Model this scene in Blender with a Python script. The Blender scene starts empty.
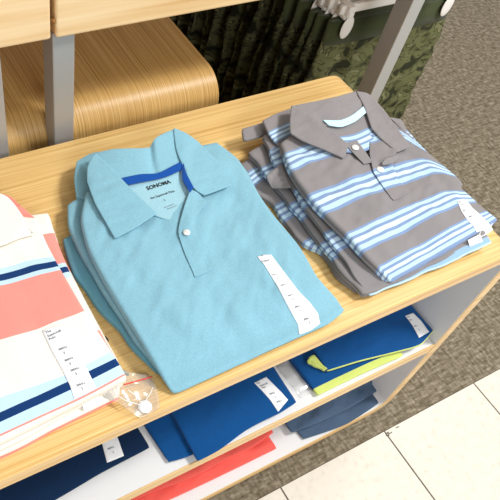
import bpy, bmesh, math, random
from mathutils import Vector, Matrix, noise
from mathutils.bvhtree import BVHTree
PI = math.pi
random.seed(7)
S = bpy.context.scene
COL = S.collection

# ------------------------------------------------------------------ camera
RC = ((0.87078054, 0.47360497, -0.13205905), (-0.3109627, 0.73854584, 0.59820752), (0.38084572, -0.47984203, 0.79038482))
CAMZ, FPX, CX, CY = 1.37, 649.44, 174.38, 273.09
X_, Y_, Z_ = [Vector((RC[0][i], RC[1][i], RC[2][i])) * s for i, s in ((0, 1), (1, -1), (2, -1))]   # world axes in camera space (x right, y down, z forward)
right = Vector((X_[0], Y_[0], Z_[0])); down = Vector((X_[1], Y_[1], Z_[1])); fwd = Vector((X_[2], Y_[2], Z_[2]))
cam_d = bpy.data.cameras.new('camera'); cam = bpy.data.objects.new('camera', cam_d); COL.objects.link(cam)
m = Matrix.Identity(4)
for i in range(3):
    m[i][0] = right[i]; m[i][1] = -down[i]; m[i][2] = -fwd[i]
m[2][3] = CAMZ
cam.matrix_world = m
cam_d.sensor_width = 36; cam_d.lens = FPX / 500 * 36
cam_d.shift_x = (250 - CX) / 500; cam_d.shift_y = -(250 - CY) / 500
cam_d.clip_start = .02
S.camera = cam

# ------------------------------------------------------------------ world, lights, exposure
S.view_settings.view_transform = 'Standard'; S.view_settings.look = 'None'
S.view_settings.gamma = 1; S.view_settings.use_curve_mapping = False
S.view_settings.exposure = -0.12
W = bpy.data.worlds.new('world'); S.world = W; W.use_nodes = True
W.node_tree.nodes['Background'].inputs[0].default_value = (1, 1, 1, 1)
W.node_tree.nodes['Background'].inputs[1].default_value = .50
def area(name, loc, target, size, sy, power, color=(1, .98, .95)):
    d = bpy.data.lights.new(name, 'AREA'); d.shape = 'RECTANGLE'; d.size = size; d.size_y = sy; d.energy = power; d.color = color
    o = bpy.data.objects.new(name, d); COL.objects.link(o); o.location = loc
    o.rotation_euler = (Vector(target) - Vector(loc)).to_track_quat('-Z', 'Y').to_euler()
area('ceiling_light_near', (1.75, -.25, 2.9), (.5, .5, .6), .5, .5, 68)
area('front_fill_light', (.2, -2.3, 2.5), (.3, .6, .5), 1.4, .8, 52)  # fill lamp added to brighten the faces turned to the front
area('ceiling_light_aisle', (3.2, 1.4, 3.0), (2.2, 1.2, 0), 1.2, .8, 34)

# ------------------------------------------------------------------ helpers
CAM = Vector((0, 0, CAMZ))
def ray(px, py):
    return (right * ((px - CX) / FPX) + down * ((py - CY) / FPX) + fwd)
TT = .65                                  # table top height
def P(px, py, h=0., base=TT):
    r = ray(px, py); return CAM + r * ((base + h - CAMZ) / r.z)
def tag(o, label=None, cat=None, group=None, kind=None):
    if label: o['label'] = label
    if cat: o['category'] = cat
    if group: o['group'] = group
    if kind: o['kind'] = kind
    return o
def empty(name, loc, label, cat, group=None):
    o = bpy.data.objects.new(name, None); COL.objects.link(o); o.location = loc; o.empty_display_size = .05
    return tag(o, label, cat, group)
def link(name, me, mat, parent=None, smooth=True):
    me.name = name
    mats = mat if isinstance(mat, (list, tuple)) else [mat]
    for q in mats: me.materials.append(q)
    if smooth:
        for p in me.polygons: p.use_smooth = True
    o = bpy.data.objects.new(name, me); COL.objects.link(o)
    if parent:
        o.parent = parent; o.matrix_parent_inverse = Matrix.Translation(-parent.location)
    return o
def mesh(vs, fs, uvs=None, mi=None):
    me = bpy.data.meshes.new('m'); me.from_pydata([tuple(v) for v in vs], [], fs); me.update()
    if uvs:
        l = me.uv_layers.new(name='UVMap')
        for lp in me.loops: l.data[lp.index].uv = uvs[lp.vertex_index]
    if mi:
        for p, k in zip(me.polygons, mi): p.material_index = k
    return me
def box_bm(bm, x0, x1, y0, y1, z0, z1, bev=0):
    r = bmesh.ops.create_cube(bm, size=1)
    for v in r['verts']:
        v.co = Vector(((x0 + x1) / 2 + v.co.x * (x1 - x0), (y0 + y1) / 2 + v.co.y * (y1 - y0), (z0 + z1) / 2 + v.co.z * (z1 - z0)))
    if bev:
        es = list({e for v in r['verts'] for e in v.link_edges})
        bmesh.ops.bevel(bm, geom=es, offset=bev, segments=3, profile=.5, affect='EDGES')
def from_bm(bm):
    bmesh.ops.recalc_face_normals(bm, faces=bm.faces)
    me = bpy.data.meshes.new('m'); bm.to_mesh(me); bm.free(); return me
def box(name, dims, mat, parent=None, bev=.002):
    bm = bmesh.new(); box_bm(bm, *dims, bev=bev)
    o = link(name, from_bm(bm), mat, parent, False); return o
def crom(pts, n, closed=False):
    pts = [Vector(p) for p in pts]
    if len(pts) == 2:
        return [pts[0].lerp(pts[1], i / (n - 1)) for i in range(n)]
    ex = [pts[0] * 2 - pts[1]] + pts + [pts[-1] * 2 - pts[-2]]
    dense = []
    for i in range(1, len(ex) - 2):
        p0, p1, p2, p3 = ex[i - 1:i + 3]
        a = .38
        for k in range(16):
            t = k / 16; t2 = t * t; t3 = t2 * t
            dense.append(p1 * (2 * t3 - 3 * t2 + 1) + (p2 - p0) * a * (t3 - 2 * t2 + t) + p2 * (-2 * t3 + 3 * t2) + (p3 - p1) * a * (t3 - t2))
    dense.append(pts[-1])
    L = [0]
    for a_, b_ in zip(dense, dense[1:]): L.append(L[-1] + (b_ - a_).length)
    out = []; j = 0
    for i in range(n):
        s = L[-1] * i / (n - 1)
        while j < len(L) - 2 and L[j + 1] < s: j += 1
        d = L[j + 1] - L[j]
        out.append(dense[j].lerp(dense[j + 1], (s - L[j]) / d if d > 1e-9 else 0))
    return out
def tube(path, r, seg=8, n=40, spline=True):
    """closed tube along a path of vectors"""
    pts = crom(path, n) if spline else [Vector(p) for p in path]
    vs, fs = [], []
    up = Vector((0, 0, 1)); N = len(pts)
    for i, p in enumerate(pts):
        t = (pts[min(i + 1, N - 1)] - pts[max(i - 1, 0)]).normalized()
        a = t.cross(up)
        if a.length < 1e-3: a = t.cross(Vector((1, 0, 0)))
        a.normalize(); b = t.cross(a)
        for k in range(seg):
            q = 2 * PI * k / seg; vs.append(p + (a * math.cos(q) + b * math.sin(q)) * r)
    for i in range(N - 1):
        for k in range(seg):
            fs.append((i * seg + k, i * seg + (k + 1) % seg, (i + 1) * seg + (k + 1) % seg, (i + 1) * seg + k))
    fs.append(tuple(range(seg))); fs.append(tuple(reversed(range((N - 1) * seg, N * seg))))
    return vs, fs
def join_geo(parts):
    V, F = [], []
    for v, f in parts:
        o = len(V); V += list(v); F += [tuple(i + o for i in q) for q in f]
    me = mesh(V, F)
    bm = bmesh.new(); bm.from_mesh(me); bpy.data.meshes.remove(me)
    return from_bm(bm)
BV = {}
def sheet(name, T, B, L, R, t, mat, parent=None, n=(40, 50), dz=None, uv=None, lobes=1, r=None, K=6, snap=None, tv=None, jit=0.):
    """a piece of folded cloth: patch between four edge curves (top surface points), rolled at its rim, thickness t"""
    nu, nv = n
    Tc, Bc, Lc, Rc = crom(T, nu + 1), crom(B, nu + 1), crom(L, nv + 1), crom(R, nv + 1)
    if r is None: r = min(.0042, t / 2)
    th_ = (lambda u, v: t) if tv is None else (lambda u, v: t * tv(u, v))
    G = [[None] * (nu + 1) for _ in range(nv + 1)]
    for j in range(nv + 1):
        v = j / nv
        for i in range(nu + 1):
            u = i / nu
            p = Tc[i] * (1 - v) + Bc[i] * v + Lc[j] * (1 - u) + Rc[j] * u - (Tc[0] * (1 - u) * (1 - v) + Tc[-1] * u * (1 - v) + Bc[0] * (1 - u) * v + Bc[-1] * u * v)
            G[j][i] = p
    # outward directions of the four sides
    def outn(a, b, c):
        d = (b - a); nn = Vector((d.y, -d.x, 0)); nn.normalize()
        if nn.dot(c - a) > 0: nn = -nn
        return nn
    cen = G[nv // 2][nu // 2]
    nL, nR = outn(Lc[0], Lc[-1], cen), outn(Rc[0], Rc[-1], cen)
    nT, nB = outn(Tc[0], Tc[-1], cen), outn(Bc[0], Bc[-1], cen)
    f = lambda s: max(0, 1 - s / .35)
    for j in range(nv + 1):
        for i in range(nu + 1):
            u, v = i / nu, j / nv
            p = G[j][i] - (nL * f(u) + nR * f(1 - u) + nT * f(v) + nB * f(1 - v)) * r
            if snap is not None:
                h = snap.ray_cast(Vector((p.x, p.y, 2)), Vector((0, 0, -1)))
                if h[0] is not None: p.z = h[0].z + t + .0004
            if dz: p.z += dz(u, v, p.x, p.y)
            if jit: p.x += jit * noise.noise(Vector((p.x * 28, p.y * 28, t * 999))); p.y += jit * .6 * noise.noise(Vector((p.x * 28, p.y * 28, 7.7)))
            G[j][i] = p
    vs = []; uvs = []
    def gu(u, v, k=0.):
        a_, b_ = (u, v) if uv is None else uv(u, v)
        return (a_, (b_ + (k * .05 if v > .999 else 0)) * .95)
    for j in range(nv + 1):
        for i in range(nu + 1):
            vs.append(G[j][i]); uvs.append(gu(i / nu, j / nv))
    nb = len(vs)
    for j in range(nv + 1):
        for i in range(nu + 1):
            vs.append(G[j][i] - Vector((0, 0, th_(i / nu, j / nv)))); uvs.append(gu(i / nu, j / nv, 1.))
    id = lambda i, j: j * (nu + 1) + i
    fs = []
    for j in range(nv):
        for i in range(nu):
            fs.append((id(i, j + 1), id(i + 1, j + 1), id(i + 1, j), id(i, j)))
            fs.append(tuple(nb + q for q in (id(i, j), id(i + 1, j), id(i + 1, j + 1), id(i, j + 1))))
    loop = [(i, 0) for i in range(nu)] + [(nu, j) for j in range(nv)] + [(i, nv) for i in range(nu, 0, -1)] + [(0, j) for j in range(nv, 0, -1)]
    N = len(loop); prev = [id(*q) for q in loop]
    nrm = []
    for k in range(N):
        a = G[loop[k - 1][1]][loop[k - 1][0]]; b = G[loop[(k + 1) % N][1]][loop[(k + 1) % N][0]]
        d = b - a; q = Vector((d.y, -d.x, 0))
        q = q.normalized() if q.length > 1e-9 else Vector((0, 0, 0)); nrm.append(q)
    p0 = G[0][0]; area_ = 0
    for k in range(N):
        a = G[loop[k][1]][loop[k][0]]; b = G[loop[(k + 1) % N][1]][loop[(k + 1) % N][0]]
        area_ += (a.x * b.y - b.x * a.y)
    sg = 1 if area_ > 0 else -1
    KK = K * lobes
    for a in range(1, KK):
        th = PI * a / KK
        prof = abs(math.sin(lobes * th)) ** .6 * (1 if lobes == 1 else .8) + (0 if lobes == 1 else .25 * math.sin(th))
        cur = []
        for k, (i, j) in enumerate(loop):
            p = G[j][i] + nrm[k] * (sg * r * prof)
            tl = th_(i / nu, j / nv)
            p = Vector((p.x, p.y, G[j][i].z - tl * (1 - math.cos(th)) / 2 if lobes == 1 else G[j][i].z - tl * a / KK))
            cur.append(len(vs)); vs.append(p); uvs.append(gu(i / nu, j / nv, a / KK))
        for k in range(N):
            fs.append((prev[k], prev[(k + 1) % N], cur[(k + 1) % N], cur[k]))
        prev = cur
    last = [nb + id(*q) for q in loop]
    for k in range(N):
        fs.append((prev[k], prev[(k + 1) % N], last[(k + 1) % N], last[k]))
    me = mesh(vs, fs, uvs)
    bm = bmesh.new(); bm.from_mesh(me); bmesh.ops.recalc_face_normals(bm, faces=bm.faces); bm.to_mesh(me); bm.free()
    o = link(name, me, mat, parent)
    BV[o.name] = BVHTree.FromPolygons([Vector(v) for v in vs], fs)
    o['_b'] = o.name
    return o
def bvh(*objs):
    V, F = [], []
    for o in objs:
        k = len(V); V += [v.co.copy() for v in o.data.vertices]; F += [tuple(i + k for i in p.vertices) for p in o.data.polygons]
    return BVHTree.FromPolygons(V, F)
def hit(b, px, py, fallback=.04):
    r = ray(px, py).normalized(); h = b.ray_cast(CAM, r)
    return h[0] if h[0] is not None else P(px, py, fallback)
def wr(scale, amp, ang=0, st=3., seed=0., edge=.12):
    """soft wrinkles, stretched along a direction"""
    c, s = math.cos(ang), math.sin(ang)
    def f(u, v, x, y):
        a, b = (x * c + y * s) * scale, (-x * s + y * c) * scale * st
        k = min(1, min(u, 1 - u) / edge, min(v, 1 - v) / edge)
        q = noise.noise(Vector((a + seed, b, seed * 1.7))) + .5 * noise.noise(Vector((a * 2.1, b * 2.1 + seed, 3.3)))
        return q * amp * (.25 + .75 * k)
    return f
def text(name, s, origin, xdir, size, mat, parent, b, bold=0.):
    cu = bpy.data.curves.new('t', 'FONT'); cu.body = s; cu.size = size; cu.resolution_u = 2; cu.offset = bold
    tmp = bpy.data.objects.new('t', cu); COL.objects.link(tmp)
    dg = bpy.context.evaluated_depsgraph_get(); me = bpy.data.meshes.new_from_object(tmp.evaluated_get(dg))
    bpy.data.objects.remove(tmp); bpy.data.curves.remove(cu)
    xd = Vector((xdir.x, xdir.y, 0)).normalized(); yd = Vector((-xd.y, xd.x, 0))
    for v in me.vertices:
        p = origin + xd * v.co.x + yd * v.co.y
        h = b.ray_cast(Vector((p.x, p.y, 2)), Vector((0, 0, -1)))
        z = h[0].z if h[0] is not None else origin.z
        v.co = Vector((p.x, p.y, z + .0007))
    return link(name, me, mat, parent, False)

# ------------------------------------------------------------------ materials
def lin(h):
    h = h.lstrip('#'); c = [int(h[i:i + 2], 16) / 255 for i in (0, 2, 4)]
    return tuple(x / 12.92 if x <= .04045 else ((x + .055) / 1.055) ** 2.4 for x in c) + (1,)
class NT:
    def __init__(s, name, rough=.7):
        s.m = bpy.data.materials.new(name); s.m.use_nodes = True; s.t = s.m.node_tree
        s.b = s.t.nodes['Principled BSDF']; s.b.inputs['Roughness'].default_value = rough
        s.b.inputs['Specular IOR Level'].default_value = .3
    def n(s, typ, ins=None, **kw):
        nd = s.t.nodes.new(typ)
        for k, v in kw.items(): setattr(nd, k, v)
        for k, v in (ins or {}).items():
            if hasattr(v, 'is_output') or isinstance(v, bpy.types.NodeSocket): s.t.links.new(v, nd.inputs[k])
            else: nd.inputs[k].default_value = v
        return nd
    def l(s, a, b): s.t.links.new(a, b)
    def ramp(s, fac, stops, interp='LINEAR'):
        nd = s.n('ShaderNodeValToRGB', {'Fac': fac}); cr = nd.color_ramp; cr.interpolation = interp
        while len(cr.elements) < len(stops): cr.elements.new(.5)
        for e, (p, c) in zip(cr.elements, stops): e.position = p; e.color = c if not isinstance(c, str) else lin(c)
        return nd
    def bump(s, h, strength, dist):
        nd = s.n('ShaderNodeBump', {'Height': h, 'Strength': strength, 'Distance': dist}); s.l(nd.outputs[0], s.b.inputs['Normal']); return nd
def plain(name, col, rough=.5, metal=0.):
    q = NT(name, rough); q.b.inputs['Base Color'].default_value = lin(col); q.b.inputs['Metallic'].default_value = metal; return q.m
def wood(name, c0, c1, c2, axis=0, uvmap=False, fine=1.):
    q = NT(name, .38)
    tc = q.n('ShaderNodeTexCoord'); src = tc.outputs['UV'] if uvmap else tc.outputs['Object']
    sc = [55., 55., 55.]; sc[axis] = 1.2
    if uvmap: sc = [1.6, 170., 1]
    sc = [x * fine if x > 2 else x for x in sc]
    mp = q.n('ShaderNodeMapping', {'Vector': src, 'Scale': sc})
    n1 = q.n('ShaderNodeTexNoise', {'Vector': mp.outputs[0], 'Scale': 1., 'Detail': 3., 'Roughness': .6})
    sc2 = [x * 4.2 if x > 2 else x * 3 for x in sc]
    mp2 = q.n('ShaderNodeMapping', {'Vector': src, 'Scale': sc2})
    n2 = q.n('ShaderNodeTexNoise', {'Vector': mp2.outputs[0], 'Scale': 1., 'Detail': 2.})
    mx = q.n('ShaderNodeMath', {0: n2.outputs[0], 1: .62}, operation='MULTIPLY')
    n1m = q.n('ShaderNodeMath', {0: n1.outputs[0], 1: .75}, operation='MULTIPLY')
    ad = q.n('ShaderNodeMath', {0: n1m.outputs[0], 1: mx.outputs[0]}, operation='ADD')
    r = q.ramp(ad.outputs[0], [(.48, c0), (.66, c1), (.84, c2)])
    q.l(r.outputs[0], q.b.inputs['Base Color']); q.bump(ad.outputs[0], .08, .001)
    q.b.inputs['Specular IOR Level'].default_value = .35
    return q.m
M = {}
M['wood'] = wood('oak veneer', '#bd934d', '#dab473', '#e8c98c', uvmap=True)
M['wood_dark'] = wood('streaked oak veneer', '#8f6a33', '#c09858', '#d9b87c', uvmap=True, fine=2.1)
M['edge'] = wood('oak edging', '#cfa063', '#e2bd83', '#ecca95')
M['board'] = wood('pale oak board', '#d9b27a', '#e8c795', '#f0d6aa', fine=.5)
M['gap'] = wood('raw board end', '#6a431c', '#8d5f2c', '#a67a3e')
def cloth(name, col, rough=.9, var=.06, weave=900.):
    q = NT(name, rough); tc = q.n('ShaderNodeTexCoord')
    n1 = q.n('ShaderNodeTexNoise', {'Vector': tc.outputs['Object'], 'Scale': 420., 'Detail': 2.})
    c = lin(col)
    r = q.ramp(n1.outputs[0], [(.3, tuple(x * (1 - var) for x in c[:3]) + (1,)), (.7, tuple(min(1, x * (1 + var)) for x in c[:3]) + (1,))])
    q.l(r.outputs[0], q.b.inputs['Base Color'])
    n2 = q.n('ShaderNodeTexNoise', {'Vector': tc.outputs['Object'], 'Scale': 30., 'Detail': 5., 'Roughness': .55})
    n3 = q.n('ShaderNodeMath', {0: n1.outputs[0], 1: .12}, operation='MULTIPLY')
    n4 = q.n('ShaderNodeMath', {0: n2.outputs[0], 1: n3.outputs[0]}, operation='ADD')
    q.bump(n4.outputs[0], .35, .004)
    q.b.inputs['Sheen Weight'].default_value = .15; q.b.inputs['Specular IOR Level'].default_value = .15
    return q
def stripes(name, base, stops):
    """colour bands along UV v; stops = [(v, colour), ...] constant"""
    q = cloth(name, base)
    tc = [n_ for n_ in q.t.nodes if n_.bl_idname == 'ShaderNodeTexCoord'][0]
    sp = q.n('ShaderNodeSeparateXYZ', {0: tc.outputs['UV']})
    # more than 32 stops are split
    r = q.ramp(sp.outputs[1], [(a_ * .95, c_) for a_, c_ in stops[:32]], 'CONSTANT')
    q.l(r.outputs[0], q.b.inputs['Base Color']); return q.m
M['aqua'] = cloth('aqua jersey', '#80b0c1').m
M['aqua_pocket'] = cloth('inner aqua jersey', '#96c0cd').m
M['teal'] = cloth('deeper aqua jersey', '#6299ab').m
M['tape'] = cloth('royal blue tape', '#0a499a').m
M['grey'] = cloth('warm grey jersey', '#848081').m
M['skytape'] = cloth('pale sky tape', '#bfe2f2').m
M['cream'] = cloth('cream jersey', '#ebe6db', var=.02).m
M['coralpink'] = cloth('pink coral jersey', '#ee9186').m
M['royal'] = cloth('royal blue jersey', '#084a86').m
M['navy'] = cloth('navy jersey', '#0a2748').m
M['lime'] = cloth('lime jersey', '#ccd876').m
M['coral'] = cloth('coral jersey', '#f0645a').m
M['slate'] = cloth('slate blue jersey', '#485c74').m
M['label'] = plain('white sticker', '#f4f5f6', .35)
M['print'] = plain('black print', '#15181c', .6)
M['greyprint'] = plain('grey print', '#7d8288', .6)
M['button'] = plain('pearl button', '#f2f2ee', .25)
M['thread'] = plain('button thread', '#b9b7ae', .8)
M['laminate'] = plain('white laminate', '#e4e4e4', .35)
M['steel'] = plain('brushed steel', '#b2b3b2', .42, .35)
M['hanger'] = plain('white plastic', '#eceae6', .3)
M['red'] = plain('red seal strip', '#d8433d', .4)
M['blacktag'] = plain('black tab', '#10202c', .6)
GB = lambda a, w, cs: [(a, '#7b91b6'), (a + w * .10, '#b2cfe3'), (a + w * .26, '#7b91b6'), (a + w * .38, '#c3dbeb'), (a + w * .56, '#7b91b6'), (a + w * .68, '#b2cfe3'), (a + w * .88, '#7b91b6'), (a + w, '#848081')]
g = [(0, '#848081')]
for a, w in ((.07, .145), (.385, .145), (.665, .13), (.895, .115)): g += GB(a, w, 0)
M['greystripe'] = stripes('grey jersey with sky stripes', '#848081', g[:32])
g = [(0, '#848081')]
for a, w in ((.12, .12), (.40, .12), (.67, .12)): g += GB(a, w, 0)
M['greystripe_b'] = stripes('grey jersey with sky stripes lower', '#848081', g[:32])
g = [(0, '#848081')]
for a, w in ((.12, .12), (.40, .12), (.67, .12)): g += GB(a, w, 0)
M['greyhem'] = stripes('grey jersey with a sky hem', '#848081', g + [(.99, '#8fb0cc'), (1.02, '#b9d8e6')])
CR, LB, NV, PK = '#ebe6db', '#bcd8e7', '#0d3468', '#ee9186'
M['rugby'] = stripes('cream jersey with coral and navy bands', CR, [(0, CR), (.255, LB), (.29, NV), (.325, LB), (.352, PK), (.615, CR), (.86, LB), (.905, NV), (.945, LB), (.988, PK), (.998, CR)])
M['rugby_b'] = stripes('cream jersey with coral bands', CR, [(0, CR), (.13, PK), (.33, LB), (.355, NV), (.39, LB), (.42, CR), (.74, PK), (.90, CR)])
# carpet
q = NT('woven carpet', .95); tc = q.n('ShaderNodeTexCoord')
mp = q.n('ShaderNodeMapping', {'Vector': tc.outputs['Object'], 'Scale': (34, 120, 1), 'Rotation': (0, 0, .0)})
n1 = q.n('ShaderNodeTexNoise', {'Vector': mp.outputs[0], 'Scale': 1., 'Detail': 3., 'Roughness': .7})
mp2 = q.n('ShaderNodeMapping', {'Vector': tc.outputs['Object'], 'Scale': (130, 44, 1), 'Rotation': (0, 0, .0)})
n2 = q.n('ShaderNodeTexNoise', {'Vector': mp2.outputs[0], 'Scale': 1., 'Detail': 2.})
n3 = q.n('ShaderNodeTexNoise', {'Vector': tc.outputs['Object'], 'Scale': 11., 'Detail': 2.})
m1 = q.n('ShaderNodeMix', {0: q.n('ShaderNodeMath', {0: n3.outputs[0], 1: .8}, operation='MULTIPLY').outputs[0], 2: n1.outputs[0], 3: n2.outputs[0]}, data_type='FLOAT')
r = q.ramp(m1.outputs[0], [(.34, '#585040'), (.47, '#756b5a'), (.56, '#8c8270'), (.68, '#a89e8b')])
q.l(r.outputs[0], q.b.inputs['Base Color']); q.bump(m1.outputs[0], .6, .004); q.b.inputs['Specular IOR Level'].default_value = .05
M['carpet'] = q.m
# tile
q = NT('cream floor tile', .22); tc = q.n('ShaderNodeTexCoord')
n1 = q.n('ShaderNodeTexNoise', {'Vector': tc.outputs['Object'], 'Scale': 60., 'Detail': 4.})
r = q.ramp(n1.outputs[0], [(.28, '#d6cfc0'), (.40, '#e0dacd'), (.7, '#e6e0d4')]); q.l(r.outputs[0], q.b.inputs['Base Color'])
M['tile'] = q.m
M['grout'] = plain('tile joint', '#6d675c', .9)
M['scuff'] = plain('floor scuff', '#77746c', .9)
# camo
q = NT('camouflage cotton', .95); tc = q.n('ShaderNodeTexCoord')
nz = q.n('ShaderNodeTexNoise', {'Vector': tc.outputs['Object'], 'Scale': 9., 'Detail': 3., 'Distortion': 1.2, 'W': 1.}, noise_dimensions='4D')
mp = q.n('ShaderNodeMapping', {'Vector': tc.outputs['Object'], 'Scale': (20, 20, 36)})
n1 = q.n('ShaderNodeTexNoise', {'Vector': mp.outputs[0], 'Scale': 1., 'Detail': 2.5, 'Distortion': .8})
r = q.ramp(n1.outputs[0], [(0, '#36382a'), (.40, '#55563a'), (.475, '#686a49'), (.57, '#4a4b34'), (.61, '#7a7b5a')], 'CONSTANT')
q.l(r.outputs[0], q.b.inputs['Base Color'])
n2 = q.n('ShaderNodeTexNoise', {'Vector': tc.outputs['Object'], 'Scale': 22., 'Detail': 4.}); q.bump(n2.outputs[0], .5, .006)
q.b.inputs['Specular IOR Level'].default_value = .1
M['camo'] = q.m
M['camo_dark_shaded'] = q.m.copy(); M['camo_dark_shaded'].name = 'dark shaded camouflage cotton'  # rear shorts: partly darker cloth, partly shade under the table put into the colour
for n_ in M['camo_dark_shaded'].node_tree.nodes:
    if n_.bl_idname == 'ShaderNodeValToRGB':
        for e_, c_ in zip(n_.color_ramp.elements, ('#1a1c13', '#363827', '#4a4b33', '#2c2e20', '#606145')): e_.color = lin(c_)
M['olive'] = cloth('dark olive waistband', '#3e452b').m
# clear plastic
q = NT('clear plastic film', .12); t = q.t
tr = q.n('ShaderNodeBsdfTransparent', {'Color': (1, 1, 1, 1)}); gl = q.n('ShaderNodeBsdfGlossy', {'Color': (1, 1, 1, 1), 'Roughness': .12})
df = q.n('ShaderNodeBsdfDiffuse', {'Color': (.95, .95, .95, 1)})
fr = q.n('ShaderNodeFresnel', {'IOR': 1.45})
a1 = q.n('ShaderNodeMixShader', {0: .10, 1: tr.outputs[0], 2: df.outputs[0]}); a2 = q.n('ShaderNodeMixShader', {0: fr.outputs[0], 1: a1.outputs[0], 2: gl.outputs[0]})
q.l(a2.outputs[0], t.nodes['Material Output'].inputs[0]); M['film'] = q.m

# ------------------------------------------------------------------ floor (the setting)
TX, TY, TS = .899, .2265, .303           # tile joint origin and pitch
fl = tag(box('floor', (-2.2, 5.2, TY, 6.0, -.05, 0), M['carpet'], bev=0), kind='structure')
bm = bmesh.new()
for i in range(-9, 13):
    for j in range(1, 9):
        x0 = TX + i * TS; y1 = TY - (j - 1) * TS * 1.0
        box_bm(bm, x0 + .0019, x0 + TS - .0019, y1 - TS + .0019, y1 - .0019, -.05, .001, .0005)
tag(link('floor_tiles', from_bm(bm), M['tile'], smooth=False), kind='structure').name = 'floor.001'
tag(box('floor', (-2.2, 5.2, -2.2, TY, -.06, -.0015), M['grout'], bev=0), kind='structure')

# ------------------------------------------------------------------ bent ply ribbons
def ribbon(name, path, a0, a1, t, axis, mats, parent):
    """thick ribbon: path of 2D points (along, z) of the outer face, extruded across from a0 to a1; grain follows the bend.
    axis 'x': path in x,z, extruded in y; axis 'y': path in y,z, extruded in x"""
    n = len(path); L = [0]
    for p, q_ in zip(path, path[1:]): L.append(L[-1] + math.dist(p, q_))
    inner = []
    for i in range(n):
        p, q_ = path[max(i - 1, 0)], path[min(i + 1, n - 1)]
        dx, dz_ = q_[0] - p[0], q_[1] - p[1]; l = math.hypot(dx, dz_)
        inner.append((path[i][0] - dz_ / l * -t * 1 * SG[0], path[i][1] + dx / l * -t * SG[0]))
    mk = (lambda s, w, z: (s, w, z)) if axis == 'x' else (lambda s, w, z: (w, s, z))
    b = .0015
    vs, uvs, fs, mi = [], [], [], []
    for i in range(n):
        for (pt, w) in ((path[i], a0 + b), (path[i], a1 - b), (inner[i], a1 - b), (inner[i], a0 + b)):
            vs.append(mk(pt[0], w, pt[1])); uvs.append((L[i], w))
        c = [path[i], inner[i]]
        e = [tuple(c[0][k] + (c[1][k] - c[0][k]) * f_ for k in (0, 1)) for f_ in (b / t, 1 - b / t)]
        for (pt, w) in ((e[0], a0), (e[1], a0), (e[0], a1), (e[1], a1)):
            vs.append(mk(pt[0], w, pt[1])); uvs.append((L[i], w + .3))
    order = [0, 1, 6, 7, 2, 3, 5, 4]
    for i in range(n - 1):
        A, B_ = i * 8, (i + 1) * 8
        for k in range(8):
            k1, k2 = order[k], order[(k + 1) % 8]
            fs.append((A + k1, A + k2, B_ + k2, B_ + k1)); mi.append(1 if {k1, k2} in ({6, 7}, {5, 4}) else 0)
    fs.append(tuple(order)); mi.append(1); fs.append(tuple((n - 1) * 8 + k for k in reversed(order))); mi.append(1)
    me = mesh(vs, fs, uvs, mi); bm_ = bmesh.new(); bm_.from_mesh(me); bmesh.ops.recalc_face_normals(bm_, faces=bm_.faces); bm_.to_mesh(me); bm_.free()
    o = link(name, me, mats, parent, True)
    try: me.set_sharp_from_angle(angle=.6)
    except Exception: pass
    return o
SG = [1]
def rrect(x0, x1, z0, z1, r, ns=8):
    pts = []
    for cx, cz, a in ((x1 - r, z1 - r, 90), (x1 - r, z0 + r, 0), (x0 + r, z0 + r, -90), (x0 + r, z1 - r, -180)):
        for k in range(ns + 1):
            t_ = math.radians(a - 90 * k / ns); pts.append((cx + r * math.cos(t_), cz + r * math.sin(t_)))
    # start at the middle of the top and densify straight parts
    pts = pts[2 * (ns + 1) - 0:] + pts[:2 * (ns + 1)]
    mid = ((x0 + x1) / 2, z0)
    return [mid] + pts + [mid]
TF, TB = .262, .738            # table front / back (y)
tab = empty('display_table', (.3, .5, 0), 'pale oak bent-ply display table with white shelves carrying the folded polo shirts', 'table')
ribbon('table_frame', rrect(-.42, .905, .058, .65, .055), TF, TB, .026, 'x', [M['wood'], M['edge']], tab)
# white inner lining
li = rrect(-.3935, .8785, .0845, .6235, .0285)
bmv = []; n_ = len(li)
vs, fs = [], []
for (x, z) in li:
    for y in (TF + .0012, TB - .006): vs.append((x, y, z))
cxm, czm = .24, .357
for (x, z) in li:
    dx = -.0012 if x > cxm else .0012; dz_ = -.0012 if z > czm else .0012
    for y in (TF + .0012, TB - .006): vs.append((x + dx, y, z + dz_))
o_ = 2 * n_
for i in range(n_ - 1):
    a = 2 * i
    fs += [(a, a + 1, a + 3, a + 2), (o_ + a, o_ + a + 2, o_ + a + 3, o_ + a + 1), (a, a + 2, o_ + a + 2, o_ + a), (a + 1, o_ + a + 1, o_ + a + 3, a + 3)]
tag(link('lining', mesh(vs, fs), M['laminate'], tab, False), 'white laminate inside of the oak frame')
box('shelf', (-.392, .877, TF + .0035, TB - .02, .329, .3565), M['laminate'], tab, .0008)
tag(box('shelf_edging', (-.392, .877, TF + .0005, TF + .0033, .3288, .3567), M['edge'], tab, .0005), 'oak edging strip on the white shelf')
box('unseen_back_panel', (-.388, .873, TB - .018, TB - .006, .087, .62), M['laminate'], tab, .0005)  # unseen back, added to keep light out of the shelves
box('plinth', (-.36, .84, TF + .05, TB - .03, 0, .0578), M['laminate'], tab, .001)

# bench behind: grain runs away from us and bends over its front edge
ben = empty('plywood_bench', (.0, 1.1, 0), 'streaked oak bench with a rounded front edge behind the steel legs', 'bench')
path = []
y0b, rb = .786, .055
for z in (.03, .3, .5): path.append((y0b, z))
for k in range(13):
    a = math.radians(180 - 90 * k / 12); path.append((y0b + rb + rb * math.cos(a), .655 - rb + rb * math.sin(a)))
for y in (.95, 1.1, 1.35): path.append((y, .655))
ribbon('bench_shell', path, -.75, .64, .026, 'y', [M['wood_dark'], M['edge']], ben)
box('side_panel', (.60, .622, .815, 1.34, 0, .625), M['edge'], ben)
box('side_panel', (-.74, -.715, .815, 1.34, 0, .625), M['edge'], ben)

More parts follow.
